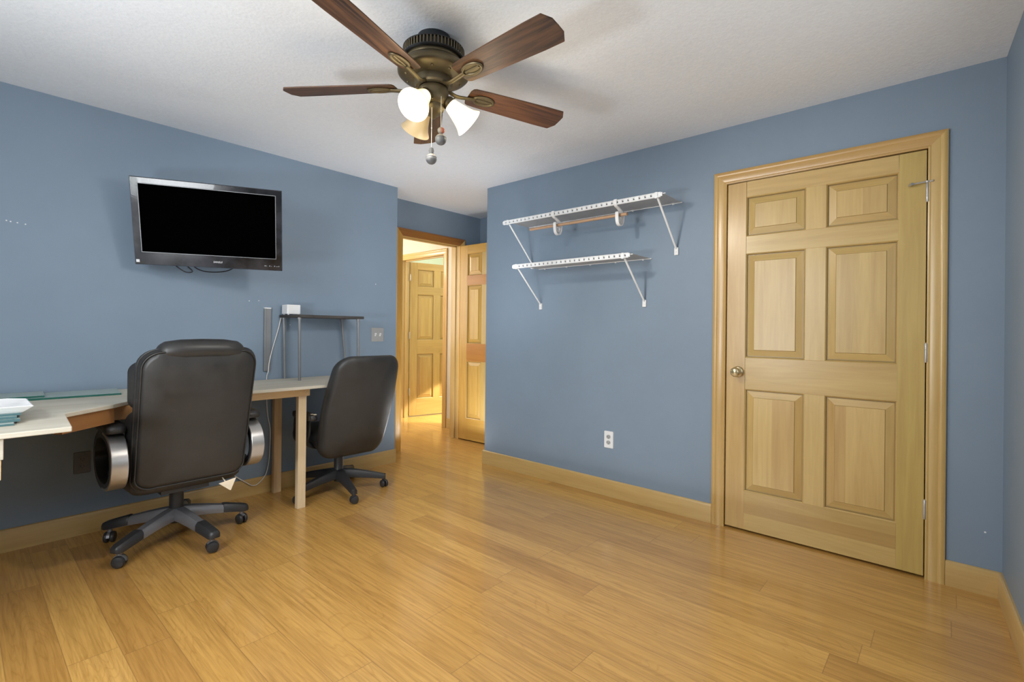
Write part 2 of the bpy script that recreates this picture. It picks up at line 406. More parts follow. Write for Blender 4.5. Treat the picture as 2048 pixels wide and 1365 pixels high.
# door casings
CPROF = [(0, 0), (0, .009), (.006, .011), (.012, .0095), (.017, .011), (.040, .0135), (.046, .013), (.052, .017), (.062, .018), (.068, .0165), (.073, .014), (.073, 0)]
def casing(name, O, S, Nn, s0, s1, zt, mat, tints, back=None):
    """O origin on wall face, S horizontal unit, Nn outward normal; opening s0..s1 wide, zt high"""
    O, S, Nn = Vector(O), Vector(S), Vector(Nn); Z = Vector((0, 0, 1)); b = MB()
    st_ = [((s0, 0), (-1, 0)), ((s0, zt), (-1, 1)), ((s1, zt), (1, 1)), ((s1, 0), (1, 0))]
    for i in range(3):
        vs = []; uvs = []
        for e, ((s, z), (ds, dz)) in enumerate(st_[i:i+2]):
            for w, t in CPROF:
                vs.append(tuple(O+S*(s+ds*w)+Z*(z+dz*w)+Nn*t)); uvs.append((e*((zt) if i != 1 else s1-s0), w+t*.3))
        k = len(CPROF); f = [(j, j+1, k+j+1, k+j) for j in range(k-1)]+[tuple(range(k)), tuple(range(k, 2*k))]
        b.add(vs, f, None, 0, tints[i], mat, uvs=uvs)
    return st(b.obj(name, None, smooth=30))
def jamb(name, x0, x1, y0, y1, zt, axis, mat, stop=None):
    """lining of an opening; axis 'x' = opening runs along x"""
    b = MB(); t = .012
    if axis == 'x':
        b.b2((x0-.01, y0, 0), (x0, y1, zt), g=2); b.b2((x1, y0, 0), (x1+.01, y1, zt), g=2); b.b2((x0-.01, y0, zt), (x1+.01, y1, zt+.01), g=0)
        if stop: 
            a, c = stop; b.b2((x0, a, 0), (x0+t, c, zt), g=2); b.b2((x1-t, a, 0), (x1, c, zt), g=2); b.b2((x0, a, zt-t), (x1, c, zt), g=0)
    else:
        b.b2((x0, y0-.01, 0), (x1, y0, zt), g=2); b.b2((x0, y1, 0), (x1, y1+.01, zt), g=2); b.b2((x0, y0-.01, zt), (x1, y1+.01, zt+.01), g=1)
        if stop:
            a, c = stop; b.b2((a, y0, 0), (c, y0+t, zt), g=2); b.b2((a, y1-t, 0), (c, y1, zt), g=2); b.b2((a, y0, zt-t), (c, y1, zt), g=1)
    return st(b.obj(name, mat, smooth=0, bevel=.001, seg=1))
ZO = 2.0634
casing('trim_1', (XA, 0, 0), (0, -1, 0), (-1, 0, 0), -1.0074, -.0786, ZO, M['trim'], [(1.0, .95, .85), (.97, .88, .78), (1.0, 1.0, .92)])
jamb('trim_2', XA, XA+.11, .0786, 1.0074, ZO, 'y', M['trim'], (XA+.042, XA+.08))
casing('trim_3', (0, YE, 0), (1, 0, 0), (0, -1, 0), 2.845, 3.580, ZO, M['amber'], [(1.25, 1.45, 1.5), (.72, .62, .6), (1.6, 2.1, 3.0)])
jamb('trim_4', 2.845, 3.580, YE, 4.045, ZO, 'x', M['trim'], (YE+.045, YE+.08))
casing('trim_5', (0, 4.045, 0), (-1, 0, 0), (0, 1, 0), -3.580, -2.845, ZO, M['trim'], [(1, 1, 1)]*3)
casing('trim_6', (XH, 0, 0), (0, -1, 0), (-1, 0, 0), -HY1+.01, -HY0-.01, ZO, M['trim'], [(1.1, 1.2, 1.5), (1.0, .97, .9), (1.0, .9, .75)])
jamb('trim_7', XH, XH+.11, HY0+.01, HY1-.01, ZO, 'y', M['trim'], (XH+.04, XH+.07))

# six-panel doors (local: x across from hinge, y thickness with front at 0, z up)
def panel_door(n, w, h, T, mat, rails=None, tints=None, hinge_first=True, redrails=False, knob=True, hinges='face', pin_stop=False):
    th = .035
    sx = .105; mid = .096; pw = (w-2*sx-mid)/2
    zs = [(.225, .825), (1.010, 1.622), (1.725, 1.957)]
    def tn(k=.06): 
        v = random.uniform(-k, k); return (1+v, 1+v*1.1+random.uniform(-.015, .015), 1+v*1.3+random.uniform(-.03, .03))
    b = MB()
    stl = (tints or {}).get('stiles') or [tn(), tn()]
    b.b2((0, 0, 0), (sx, th, h), g=2, tint=stl[0]); b.b2((w-sx, 0, 0), (w, th, h), g=2, tint=stl[1])
    zr = [(0, zs[0][0]), (zs[0][1], zs[1][0]), (zs[1][1], zs[2][0]), (zs[2][1], h)]
    for i, (a, c) in enumerate(zr):
        t = (tints or {}).get('rails', [None]*4)[i] or tn()
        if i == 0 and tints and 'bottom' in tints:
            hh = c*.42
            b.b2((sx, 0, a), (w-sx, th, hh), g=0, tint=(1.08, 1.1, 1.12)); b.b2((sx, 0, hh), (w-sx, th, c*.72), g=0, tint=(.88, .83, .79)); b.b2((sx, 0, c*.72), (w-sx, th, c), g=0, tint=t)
        else: b.b2((sx, 0, a), (w-sx, th, c), g=0, tint=t)
    for (a, c) in zs: b.b2((sx+pw, 0, a), (sx+pw+mid, th, c), g=2, tint=tn())
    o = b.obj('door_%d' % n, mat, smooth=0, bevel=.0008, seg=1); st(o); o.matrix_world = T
    # panels
    for col_ in (0, 1):
        x0 = sx if col_ == 0 else sx+pw+mid
        for row, (a, c) in enumerate(zs):
            x1 = x0+pw; b = MB()
            base = tn(.05); pm = (tints or {}).get('panel', (1, 1, 1)); base = tuple(base[i]*pm[i] for i in range(3))
            pal = [tuple(base[i]*v[i] for i in range(3)) for v in ((1, 1, 1), (1.05, 1.06, 1.06), (.92, .87, .82))]
            edge = [random.choice(pal) for _ in range(2)]
            for side in (0, 1):
                R = [(0, 0), (.005, .005), (.008, .014), (.0115, .014), (.045, .0045), (.0475, .001)]
                def P(ins, d): 
                    y = d if side == 0 else th-d
                    return [(x0+ins, y, a+ins), (x1-ins, y, a+ins), (x1-ins, y, c-ins), (x0+ins, y, c-ins)]
                rr = [P(*q) for q in R]
                for i in range(len(R)-1):
                    for k in range(4):
                        k2 = (k+1) % 4
                        t = base if i < 1 else tuple(v*.62 for v in base) if i < 3 else tuple(v*.80 for v in base) if i == 4 else (edge[0] if k == 3 else edge[1] if k == 1 else (base if random.random() < .6 else pal[1]))  # groove and field-step faces darkened: recess shade put into the tint
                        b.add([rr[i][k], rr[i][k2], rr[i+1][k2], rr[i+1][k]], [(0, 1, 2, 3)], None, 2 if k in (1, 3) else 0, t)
                q = rr[-1]; ns = random.choice((2, 3, 3)); xs = [q[0][0]+(q[1][0]-q[0][0])*v for v in [0]+sorted(random.uniform(.15, .85) for _ in range(ns-1))+[1]]
                for i in range(ns):
                    t = edge[0] if i == 0 else edge[1] if i == ns-1 else random.choice(pal)
                    b.add([(xs[i], q[0][1], q[0][2]), (xs[i+1], q[0][1], q[0][2]), (xs[i+1], q[0][1], q[2][2]), (xs[i], q[0][1], q[2][2])], [(0, 1, 2, 3)], None, 2, t)
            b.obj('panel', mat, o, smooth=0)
    if knob:
        b = MB(); kx, kz = w-.066, .925
        for sgn, y0 in ((-1, 0), (1, th)):
            T2 = Matrix.Translation((kx, y0, kz)) @ Matrix.Rotation(PI/2 if sgn < 0 else -PI/2, 4, 'X')
            b.lathe([(1e-5, 0), (.033, 0), (.033, .003), (.028, .008), (.014, .011), (.011, .018), (.012, .028), (.020, .034), (.0275, .044), (.0285, .052), (.025, .060), (.016, .066), (1e-5, .068)], T2, 28, cap=False)
        b.obj('door_knob', M['brass'], o, smooth=50)
        b = MB(); b.b2((w-.0005, .006, kz-.028), (w+.0015, th-.006, kz+.028)); b.obj('latch_plate', M['brass'], o, smooth=0)
    for hz in (.32, 1.07, 1.84):
        b = MB(); hy = -.006 if hinges == 'face' else th+.006
        b.lathe([(1e-5, -.047), (.004, -.047), (.0065, -.043), (.0065, -.017), (.0058, -.0165), (.0065, -.016), (.0065, .016), (.0058, .0165), (.0065, .017), (.0065, .043), (.004, .047), (1e-5, .05)], Matrix.Translation((-.003, hy, hz)), 12, cap=False)
        b.b2((-.0025, hy, hz-.043), (.0005, hy+.03 if hinges == 'face' else hy-.03, hz+.043))
        hg = b.obj('hinge', M['steel'], o, smooth=40)
        if pin_stop and hz > 1.5:
            b = MB(); b.lathe([(1e-5, 0), (.010, 0), (.010, .008), (1e-5, .010)], Matrix.Translation((-.003, hy, hz+.046)), 14, cap=False)
            b.tube([(-.003, hy-.004, hz+.050), (.03, hy-.012, hz+.047), (.062, hy-.016, hz+.042)], .004, 8)
            b.tube([(.052, hy-.030, hz+.043), (.064, hy-.004, hz+.042)], .0065, 10); b.tube([(-.003, hy, hz+.05), (-.026, hy-.01, hz+.05)], .004, 8)
            b.obj('hinge_pin_stop', M['steel'], hg)
    return o
# closet door: hinges at the far right (y=.0835), latch at y=1.0; front faces -X
T = Matrix.Translation((XA-.001, .0835, .012)) @ Matrix(((0, 1, 0, 0), (1, 0, 0, 0), (0, 0, 1, 0), (0, 0, 0, 1)))
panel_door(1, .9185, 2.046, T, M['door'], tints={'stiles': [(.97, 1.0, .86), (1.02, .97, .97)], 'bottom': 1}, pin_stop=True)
def dmat(p, ang): return Matrix.Translation(p) @ Matrix.Rotation(ang, 4, 'Z')
# entry door, swung open into the alcove against the closet return
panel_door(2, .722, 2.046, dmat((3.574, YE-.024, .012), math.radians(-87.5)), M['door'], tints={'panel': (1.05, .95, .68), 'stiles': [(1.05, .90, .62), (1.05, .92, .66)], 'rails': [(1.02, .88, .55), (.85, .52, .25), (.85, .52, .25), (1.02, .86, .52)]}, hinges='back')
# door of the room across the hall
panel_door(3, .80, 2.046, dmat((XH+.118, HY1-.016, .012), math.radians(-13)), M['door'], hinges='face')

# ------------------------------------------------------------------ wall plates
def outlet(name, T, label, mat, gm, rm):
    o = empty(name); o.matrix_world = T; tag(o, label, 'outlet')
    b = MB(); pts = rrect(.0365, .0365, -.060, .060, (.006, .006), 4)
    b.rings([[(x*s, -y, z*s) for x, z in pts] for s, y in ((1, 0), (1, .003), (.95, .006))]); b.obj('cover_plate', mat, o)
    for z in (-.020, .020):
        b = MB(); pts = [(.0165*math.cos(a)*1., .0145*math.sin(a)) for a in [2*PI*k/20 for k in range(20)]]
        b.rings([[(x, -y, z+zz) for x, zz in pts] for y in (.005, .0085)])
        r = b.obj('receptacle', gm, o)
        b = MB(); b.b2((-.008, -.0092, z-.003), (-.0055, -.0082, z+.006)); b.b2((.0055, -.0092, z-.003), (.008, -.0082, z+.005)); b.tube([(0, -.0092, z-.008), (0, -.0082, z-.008)], .0025, 8)
        b.obj('slots', rm, r)
    return o
FACE_W = Matrix.Rotation(-PI/2, 4, 'Z')      # local -y faces -X
outlet('wall_outlet', Matrix.Translation((XA, 1.802, .399)) @ FACE_W, 'white duplex outlet low on the blue wall under the wire shelves', M['white'], M['outletgrey'], M['dark'])
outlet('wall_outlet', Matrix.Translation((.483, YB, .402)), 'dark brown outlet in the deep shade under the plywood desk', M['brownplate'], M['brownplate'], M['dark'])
o = empty('light_switch', (2.3815, YB, 1.1185)); tag(o, 'double toggle light switch with a brushed steel plate on the blue wall', 'light switch')
b = MB(); pts = rrect(.060, .060, -.0585, .0585, (.005, .005), 4)
b.rings([[(x*s, -y, z*s) for x, z in pts] for s, y in ((1, 0), (1, .002), (.96, .0055))]); b.obj('switch_plate', M['steel'], o)
for x in (-.023, .023):
    b = MB(); b.box((x, -.010, .004), (.009, .018, .012), (math.radians(-25), 0, 0)); b.box((x, -.0055, 0), (.012, .002, .026)); b.obj('toggle', M['white'], o, bevel=.001)
b = MB(); b.b2((1.452, YB-.014, .858), (1.498, YB, 1.309)); b.b2((1.4515, YB-.016, .858), (1.466, YB-.0005, 1.310), mat=M['white']); b.b2((1.4515, YB-.0165, 1.302), (1.498, YB-.0005, 1.310), mat=M['wire'])
tag(b.obj('cable_raceway', M['pipe'], smooth=0, bevel=.002), 'narrow upright grey metal strip fixed to the blue wall near the white box', 'wall strip')

# ------------------------------------------------------------------ television
tv = empty('television'); tw, thh = .77, .492
yaw, tilt = -.481, .2487
Rv = Vector((math.cos(yaw), math.sin(yaw), 0)); Nv = Vector((math.sin(yaw), -math.cos(yaw), 0)); Uv = Vector((0, 0, 1))
N2 = (Nv*math.cos(tilt)-Uv*math.sin(tilt)); U2 = (Uv*math.cos(tilt)+Nv*math.sin(tilt))
ctv = Vector((0, 0, 1.17))+(Vector((1.0411, 3.4073, 1.7870))-Vector((0, 0, 1.17)))*(.77/.80)
TV = Matrix(((Rv.x, -N2.x, U2.x, ctv.x), (Rv.y, -N2.y, U2.y, ctv.y), (Rv.z, -N2.z, U2.z, ctv.z), (0, 0, 0, 1)))
tv.matrix_world = TV; tag(tv, 'flat black television tilted out from the blue wall on an arm', 'television')
def rect(x0, x1, z0, z1, y): return [(x0, y, z0), (x1, y, z0), (x1, y, z1), (x0, y, z1)]
X, Z = tw/2, thh/2
sx0, sx1, sz0, sz1 = -X+.040, X-.036, -Z+.076, Z-.036
b = MB()
b.rings([rect(-X+.004, X-.004, -Z+.004, Z-.004, .045), rect(-X, X, -Z, Z, .03), rect(-X, X, -Z, Z, .006), rect(-X+.004, X-.004, -Z+.004, Z-.004, .0),
         rect(sx0-.004, sx1+.004, sz0-.004, sz1+.004, -.003), rect(sx0, sx1, sz0, sz1, .004)], capb=False)
b.obj('bezel', M['bezel'], tv, smooth=25)
b = MB(); b.rings([rect(sx0-.001, sx1+.001, sz0-.001, sz1+.001, .006), rect(sx0-.001, sx1+.001, sz0-.001, sz1+.001, .0035)]); b.obj('screen', M['screen'], tv, smooth=0)
b = MB()
for p in (rect(sx0-.003, sx1+.003, sz0-.003, sz0, 0), rect(sx0-.003, sx1+.003, sz1, sz1+.003, 0), rect(sx0-.003, sx0, sz0, sz1, 0), rect(sx1, sx1+.003, sz0, sz1, 0)):
    b.rings([[(x, -.0036, z) for x, y, z in p], [(x, -.001, z) for x, y, z in p]])
b.obj('screen_edge', M['pipe'], tv, smooth=0)
b = MB(); b.rings([rect(-X+.06, X-.06, -Z+.05, Z-.05, .044), rect(-X+.10, X-.10, -Z+.09, Z-.09, .075)]); b.obj('rear_cover', M['plastic'], tv, smooth=25)
def text_mesh(txt, size, mat, parent, loc, name, italic=.0, sxy=(1, 1)):
    c = D.curves.new('t', 'FONT'); c.body = txt; c.size = size; c.extrude = .0006; c.align_x = 'CENTER'; c.align_y = 'CENTER'; c.shear = italic
    o = D.objects.new('t', c); COL.objects.link(o); bpy.context.view_layer.update()
    me = D.meshes.new_from_object(o.evaluated_get(bpy.context.evaluated_depsgraph_get())); D.objects.remove(o)
    me.transform(Matrix.Rotation(PI/2, 4, 'X') @ Matrix.Diagonal((sxy[0], sxy[1], 1, 1)))
    me.materials.clear(); me.materials.append(mat); q = D.objects.new(name, me); COL.objects.link(q); q.parent = parent; q.location = loc
    return q
text_mesh('SANSUI', .0155, M['letter'], tv, (.032, -.0026, -Z+.036), 'lettering', .25, (.92, 1))
b = MB()
for k, (x, w) in enumerate(((.285, .010), (.296, .003), (.312, .006), (.323, .004), (.339, .006), (.351, .009), (.363, .006))): b.b2((x, -.003, -Z+.026), (x+w, -.0005, -Z+(.029 if k % 2 else .032)))
b.obj('button_marks', M['pipe'], tv, smooth=0)
b = MB(); b.b2((-X+.008, -.0022, -Z+.014), (-X+.024, -.0004, -Z+.030)); b.b2((-X+.0125, -.0026, -Z+.019), (-X+.0195, -.0012, -Z+.026), mat=M['pipe']); b.obj('energy_sticker', M['letter'], tv, smooth=0)
TI = TV.inverted()
b = MB(); wp = [TI @ Vector(p) for p in ((1.03, YB-.012, 1.62), (1.03, YB-.012, 1.80))]
mid = [TI @ Vector(p) for p in ((1.03, YB-.02, 1.72), (1.16, YB-.16, 1.72))]
b.tube(mid+[Vector((0.02, .075, -.02))], .018, 10); b.b2((-.1, .074, -.1), (.1, .082, .1))
b.obj('wall_mount_arm', M['plastic'], tv)
b = MB(); b.b2((.97, YB-.012, 1.58), (1.09, YB-.001, 1.84)); m_ = b.obj('wall_mount_plate', M['plastic'], tv, smooth=0); m_.matrix_parent_inverse = TI
b = MB()
def arcpts(P): # smooth catmull
    P = [Vector(p) for p in P]; out = []
    for i in range(len(P)-1):
        p0, p1, p2, p3 = P[max(i-1, 0)], P[i], P[i+1], P[min(i+2, len(P)-1)]
        for k in range(8):
            t = k/8; out.append(.5*((2*p1)+(p2-p0)*t+(2*p0-5*p1+4*p2-p3)*t*t+(-p0+3*p1-3*p2+p3)*t**3))
    return out+[P[-1]]
b.tube(arcpts([(.83, 3.44, 1.60), (.86, 3.45, 1.545), (.92, 3.45, 1.500), (.96, 3.45, 1.505), (.93, 3.45, 1.54), (.90, 3.45, 1.60)]), .0035, 8)
b.tube(arcpts([(.93, 3.46, 1.60), (.98, 3.46, 1.53), (1.06, 3.47, 1.513), (1.16, 3.46, 1.53), (1.22, 3.44, 1.58)]), .0035, 8)
tc_ = b.obj('hanging_cables', M['cable'], tv); tc_.matrix_parent_inverse = TI

# ------------------------------------------------------------------ desk
dk = empty('desk', (1.0, 3.3, 0)); tag(dk, 'L-shaped plywood desk on pine legs along the blue wall', 'desk')
DI = Matrix.Translation((-1.0, -3.3, 0))
def dpart(b, name, mat, **k):
    bmesh.ops.transform(b.bm, matrix=DI, verts=b.bm.verts); return b.obj(name, mat, dk, **k)
ZT, TT = .800, .019
b = MB(); poly = [(-.74, 3.612), (2.02, 3.612), (2.02, 3.03), (.585, 3.03), (.500, 2.935), (.312, 2.772), (.290, 2.395), (-.74, 2.395)]
b.prism(poly, TT, Matrix.Translation((0, 0, ZT-TT)), 0); dpart(b, 'tabletop', M['ply'], smooth=0, bevel=.003)
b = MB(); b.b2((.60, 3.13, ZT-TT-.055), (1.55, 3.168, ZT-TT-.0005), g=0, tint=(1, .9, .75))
for x, z in ((1.44, .766), (1.515, .758), (1.532, .742), (1.488, .755)): b.tube([(x, 3.128, z), (x, 3.132, z)], .0055, 10, mat=M['dark'])
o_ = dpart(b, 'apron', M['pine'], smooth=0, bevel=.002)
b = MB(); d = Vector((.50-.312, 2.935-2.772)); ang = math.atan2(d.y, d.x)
b.box((.395, 2.885, ZT-TT-.036), (.27, .038, .070), (0, 0, ang), g=0, tint=(.42, .25, .13)); b.b2((.475, 3.005, ZT-TT-.068), (.60, 3.04, ZT-TT-.001), g=0, tint=(.44, .27, .145))  # shadow under the tabletop put into the brown tint
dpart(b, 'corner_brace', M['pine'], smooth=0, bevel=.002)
b = MB(); b.b2((-.72, 2.420, ZT-TT-.075), (.117, 2.458, ZT-TT-.0005), g=0, tint=(1.05, 1.05, 1.05)); dpart(b, 'apron', M['ply'], smooth=0, bevel=.002)
b = MB(); b.b2((-.72, 2.425, ZT-TT-.145), (.112, 2.463, ZT-TT-.0755), g=0, tint=(1.05, 1.0, .9)); dpart(b, 'apron', M['pine'], smooth=0, bevel=.002)
b = MB(); b.b2((1.475, 3.130, 0), (1.528, 3.168, ZT-TT-.055), g=2); dpart(b, 'leg', M['pine'], smooth=0, bevel=.002)
b = MB(); b.b2((1.503, 3.555, 0), (1.556, 3.593, ZT-TT-.0005), g=2, tint=(.9, .8, .68)); dpart(b, 'leg', M['pine'], smooth=0, bevel=.002)
b = MB(); b.b2((-.70, 2.47, 0), (-.647, 2.508, ZT-TT-.0005), g=2); dpart(b, 'leg', M['pine'], smooth=0, bevel=.002)
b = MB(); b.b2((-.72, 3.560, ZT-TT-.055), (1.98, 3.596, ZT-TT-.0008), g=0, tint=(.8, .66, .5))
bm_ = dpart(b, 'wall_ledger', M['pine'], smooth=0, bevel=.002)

# glass sheets and tray on the desk
def sheet(name, poly, z, t, label, group=None, em=M['glassedge']):
    b = MB(); n = len(poly); c = Vector((sum(p[0] for p in poly)/n, sum(p[1] for p in poly)/n, z))
    b.prism([(p[0]-c.x, p[1]-c.y) for p in poly], t, None, 0, mat=em)
    for f in b.bm.faces:
        if f.normal.z > .9 or all(abs(v.co.z-t) < 1e-5 for v in f.verts): f.material_index = b.mi(M['glasstop'])
    o = b.obj(name, None, loc=c, smooth=0); tag(o, label, 'glass sheet', group); return o
z0 = ZT+.0006
sheet('glass_sheet', [(-.05, 3.36), (.598, 3.318), (.624, 3.585), (-.05, 3.60)], z0, .009, 'long narrow glass strip lying on the desk against the blue wall')
sheet('glass_sheet', [(-.30, 3.375), (.303, 3.372), (.318, 3.60), (-.30, 3.60)], z0+.0096, .008, 'short glass strip lying on top of the long glass strip')
sheet('glass_sheet', [(-.30, 3.10), (.205, 3.165), (.212, 3.335), (-.30, 3.30)], z0, .006, 'small glass sheet lying flat behind the white tray', em=M['glassblue'])
zz = z0
for k, (xr, y0, y1, t, lb) in enumerate(((.150, 2.560, 2.86, .007, 'bottom glass sheet of the stack under the white tray'), (.168, 2.60, 2.90, .010, 'second glass sheet up in the stack under the white tray'),
                                         (.160, 2.61, 2.90, .009, 'third glass sheet up in the stack under the white tray'), (.172, 2.625, 2.92, .008, 'topmost glass sheet of the stack directly beneath the white tray'))):
    sheet('glass_sheet', [(-.35, y0), (xr, y0), (xr+.012, y1), (-.35, y1)], zz, t, lb, 'glass sheets stacked under the tray', M['glassblue']); zz += t+.0006
b = MB(); ty0, ty1, tx0, tx1 = 2.61, 2.93, -.42, .205
def tr(i, z, c=.05): 
    return [(tx0+i, ty0+i, z), (tx1-i, ty0+i, z), (tx1-i, ty1-i-c, z), (tx1-i-c, ty1-i, z), (tx0+i+c, ty1-i, z), (tx0+i, ty1-i-c, z)]
b.rings([tr(.028, 0), tr(.002, .022), tr(0, .024), tr(.004, .026), tr(.008, .024), tr(.036, .005)], capb=True)
o = b.obj('tray', M['white'], loc=(0, 0, zz), smooth=30)
b = MB(); b.prism([(p[0], p[1]) for p in tr(.055, 0)], .004, Matrix.Translation((-.05, 0, .0055)), 0); b.obj('inset_panel', M['outletgrey'], o, smooth=0); tag(o, 'white shallow tray resting on the stacked glass sheets on the desk', 'tray')

# riser shelf and white box
rs = empty('riser_shelf', (1.78, 3.5, ZT)); tag(rs, 'dark narrow shelf raised on four grey pipe legs on the desk', 'shelf')
RI = Matrix.Translation((-1.78, -3.5, -ZT))
def rpart(b, name, mat, **k):
    bmesh.ops.transform(b.bm, matrix=RI, verts=b.bm.verts); return b.obj(name, mat, rs, **k)
b = MB(); b.prism([(1.588, 3.375), (2.095, 3.375), (2.10, 3.612), (1.553, 3.612)], .020, Matrix.Translation((0, 0, 1.241)), 0); rpart(b, 'shelf_board', M['darkboard'], smooth=0, bevel=.002)
for p, q in (((1.603, 3.392, ZT+.0006), (1.597, 3.392, 1.241)), ((1.588, 3.592, ZT+.0006), (1.578, 3.592, 1.241)), ((2.060, 3.392, ZT+.0006), (2.054, 3.392, 1.241)), ((2.075, 3.592, ZT+.0006), (2.030, 3.592, 1.241))):
    b = MB(); b.tube([p, q], .0095, 12); b.tube([Vector(q)-Vector((0, 0, .012)), q], .014, 12); rpart(b, 'leg', M['pipe'])
b = MB(); pts = rrect(.050, .050, -.036, .036, (.006, .006), 3)
pts2 = [(x, y) for x, y in [(-.049, -.04), (-.042, -.047), (.042, -.047), (.049, -.04), (.049, .04), (.042, .047), (-.042, .047), (-.049, .04)]]
b.rings([[(x*s, y*s, z) for x, y in pts2] for s, z in ((.97, .006), (1, .009), (1, .068), (.97, .072))])
o = b.obj('router', M['white'], loc=(1.614, 3.556, 1.2615), smooth=30); tag(o, 'small white boxy router standing on the dark riser shelf', 'router')
for x in (-.035, .035):
    for y in (-.033, .033):
        b = MB(); b.tube([(x, y, 0), (x, y, .007)], .006, 10); b.obj('foot', M['white'], o)
b = MB()
b.tube(arcpts([(1.60, 3.607, 1.285), (1.588, 3.6215, 1.262), (1.57, 3.6225, 1.237), (1.55, 3.6225, 1.153), (1.51, 3.6225, 1.01), (1.492, 3.612, .95), (1.481, 3.606, .90), (1.478, 3.607, .855), (1.474, 3.6225, .81), (1.476, 3.6225, .657), (1.484, 3.6225, .549), (1.502, 3.62, .44), (1.50, 3.62, .298), (1.494, 3.62, .21), (1.468, 3.609, .127), (1.418, 3.608, .075), (1.378, 3.609, .073), (1.336, 3.608, .104), (1.281, 3.62, .15), (1.23, 3.62, .20), (1.15, 3.62, .30)]), .0033, 8)
o = b.obj('power_cord', M['cord']); tag(o, 'thin white cord running down from the router behind the desk', 'cord')

# ------------------------------------------------------------------ office chairs
def caster(parent, p, ang, r, mats, hood):
    """p = wheel contact on floor (local)"""
    c = empty_mesh = MB(); T = Matrix.Translation((p[0], p[1], r)) @ Matrix.Rotation(ang, 4, 'Z')
    for s in (-1, 1):
        T2 = T @ Matrix.Translation((0, s*r*.42, 0)) @ Matrix.Rotation(-PI/2*s, 4, 'X')
        c.lathe([(1e-5, -.2*r), (r*.9, -.22*r), (r, -.1*r), (r, .18*r), (r*.88, .38*r), (r*.5, .5*r), (1e-5, .52*r)], T2, 22, cap=False, mat=mats[0])
    # hood
    R = []
    for k in range(9):
        a = PI*(.02+.75*k/8); ca, sa = math.cos(a), math.sin(a)
        R.append([tuple(T @ Vector((ca*rr, y, sa*rr))) for rr, y in ((r*.62, -r*.24), (r*1.12, -r*.24), (r*1.12, r*.24), (r*.62, r*.24))])
    c.rings(R, mat=mats[1]); c.tube([tuple(T @ Vector((0, 0, r*1.0))), tuple(T @ Vector((0, 0, hood)))], r*.40, 12, mat=mats[1])
    return c.obj('caster', None, parent)
def base_leg(parent, a, R, z0, z1, w0, w1, mat, capmat, hub=.03):
    d = Vector((math.cos(a), math.sin(a), 0)); s = Vector((-d.y, d.x, 0)); b = MB(); secs = []
    for t in (0, .15, .4, .7, .9, 1.0):
        r = hub+(R-hub)*t; z = z0+(z1-z0)*(t**1.35); w = w0+(w1-w0)*t; h = .058-.024*t
        p = d*r+Vector((0, 0, z))
        secs.append([tuple(p+s*x+Vector((0, 0, y))) for x, y in ((-w, -h*.55), (w, -h*.55), (w*1.0, h*.15), (w*.62, h*.5), (-w*.62, h*.5), (-w*1.0, h*.15))])
    b.rings(secs); o = b.obj('base_leg', mat, parent, bevel=.002)
    if capmat:
        b = MB(); secs = []
        for r, k, dz in ((R-.11, 1.02, .001), (R-.10, 1.10, .003), (R+.005, 1.15, .003), (R+.022, .9, .0), (R+.028, .5, -.004)):
            t = min(1, (r-hub)/(R-hub)); z = z0+(z1-z0)*(t**1.35)+dz; w = (w0+(w1-w0)*t)*k; h = (.058-.024*t)*k
            p = d*r+Vector((0, 0, z)); secs.append([tuple(p+s*x+Vector((0, 0, y))) for x, y in ((-w, -h*.5), (w, -h*.5), (w*1.0, h*.15), (w*.62, h*.52), (-w*.62, h*.52), (-w*1.0, h*.15))])
        b.rings(secs); b.obj('end_cap', capmat, o, bevel=.002)
    return o
# --- executive chair
ch = empty('office_chair', (.82, 3.175, 0)); tag(ch, 'large black leather executive chair with silver arms facing the desk', 'chair')
A0 = math.radians(-148)
for k in range(5):
    a = A0+k*2*PI/5; base_leg(ch, a, .335, .150, .092, .034, .026, M['greyplastic'], M['plastic'])
    caster(ch, (.328*math.cos(a), .328*math.sin(a)), a+PI/2+.5*math.sin(k*3+1), .029, (M['plastic'], M['greyplastic']), .085)
b = MB(); b.lathe([(1e-5, .10), (.038, .10), (.042, .115), (.042, .165), (.034, .172), (.033, .30), (.026, .302), (.026, .35), (1e-5, .35)], None, 24, cap=False); b.obj('gas_column', M['plastic'], ch)
b = MB(); b.box((0, .0, .318), (.22, .32, .034)); b.tube([(.05, .05, .325), (.27, .07, .335), (.29, .07, .32)], .006, 8); b.obj('tilt_mechanism', M['plastic'], ch, bevel=.006)
def flatslab(mb, outline, prof, mat=None):
    cx = sum(p[0] for p in outline)/len(outline); cy = sum(p[1] for p in outline)/len(outline)
    mb.rings([[(cx+(x-cx)*s, cy+(y-cy)*s, z) for x, y in outline] for s, z in prof], mat=mat)
b = MB(); flatslab(b, rrect(.25, .27, -.24, .27, (.06, .09)), [(.5, .335), (.93, .338), (1, .36), (1.02, .43), (1.0, .475), (.93, .50), (.6, .515)]); b.obj('seat', M['leather'], ch, smooth=60)
def yback(z, x=0):
    t = (z-.36)/.7
    return -.245-.175*t+.05*(x/.27)**2
out = rrect(.252, .258, .365, 1.062, (.060, .080), 7)
b = MB(); slab(b, out, [(.3, .052), (.7, .055), (.93, .050), (1.0, .022), (1.0, -.022), (.975, -.042)], yback); b.obj('backrest', M['leather'], ch, smooth=60)
b = MB(); slab(b, out, [(.955, -.038), (.945, -.052), (.90, -.058), (.6, -.066), (.25, -.070)], yback); b.obj('back_panel', M['leather'], ch, smooth=60)
b = MB(); cx = 0; cz = sum(p[1] for p in out)/len(out)
for sc, yo in ((.962, -.050), (1.0, -.018)):
    b.tube([(x*sc, yback(cz+(z-cz)*sc, x*sc)+yo, cz+(z-cz)*sc) for x, z in out], .004, 8, closed=True)
b.obj('piping', M['leather'], ch, smooth=60)
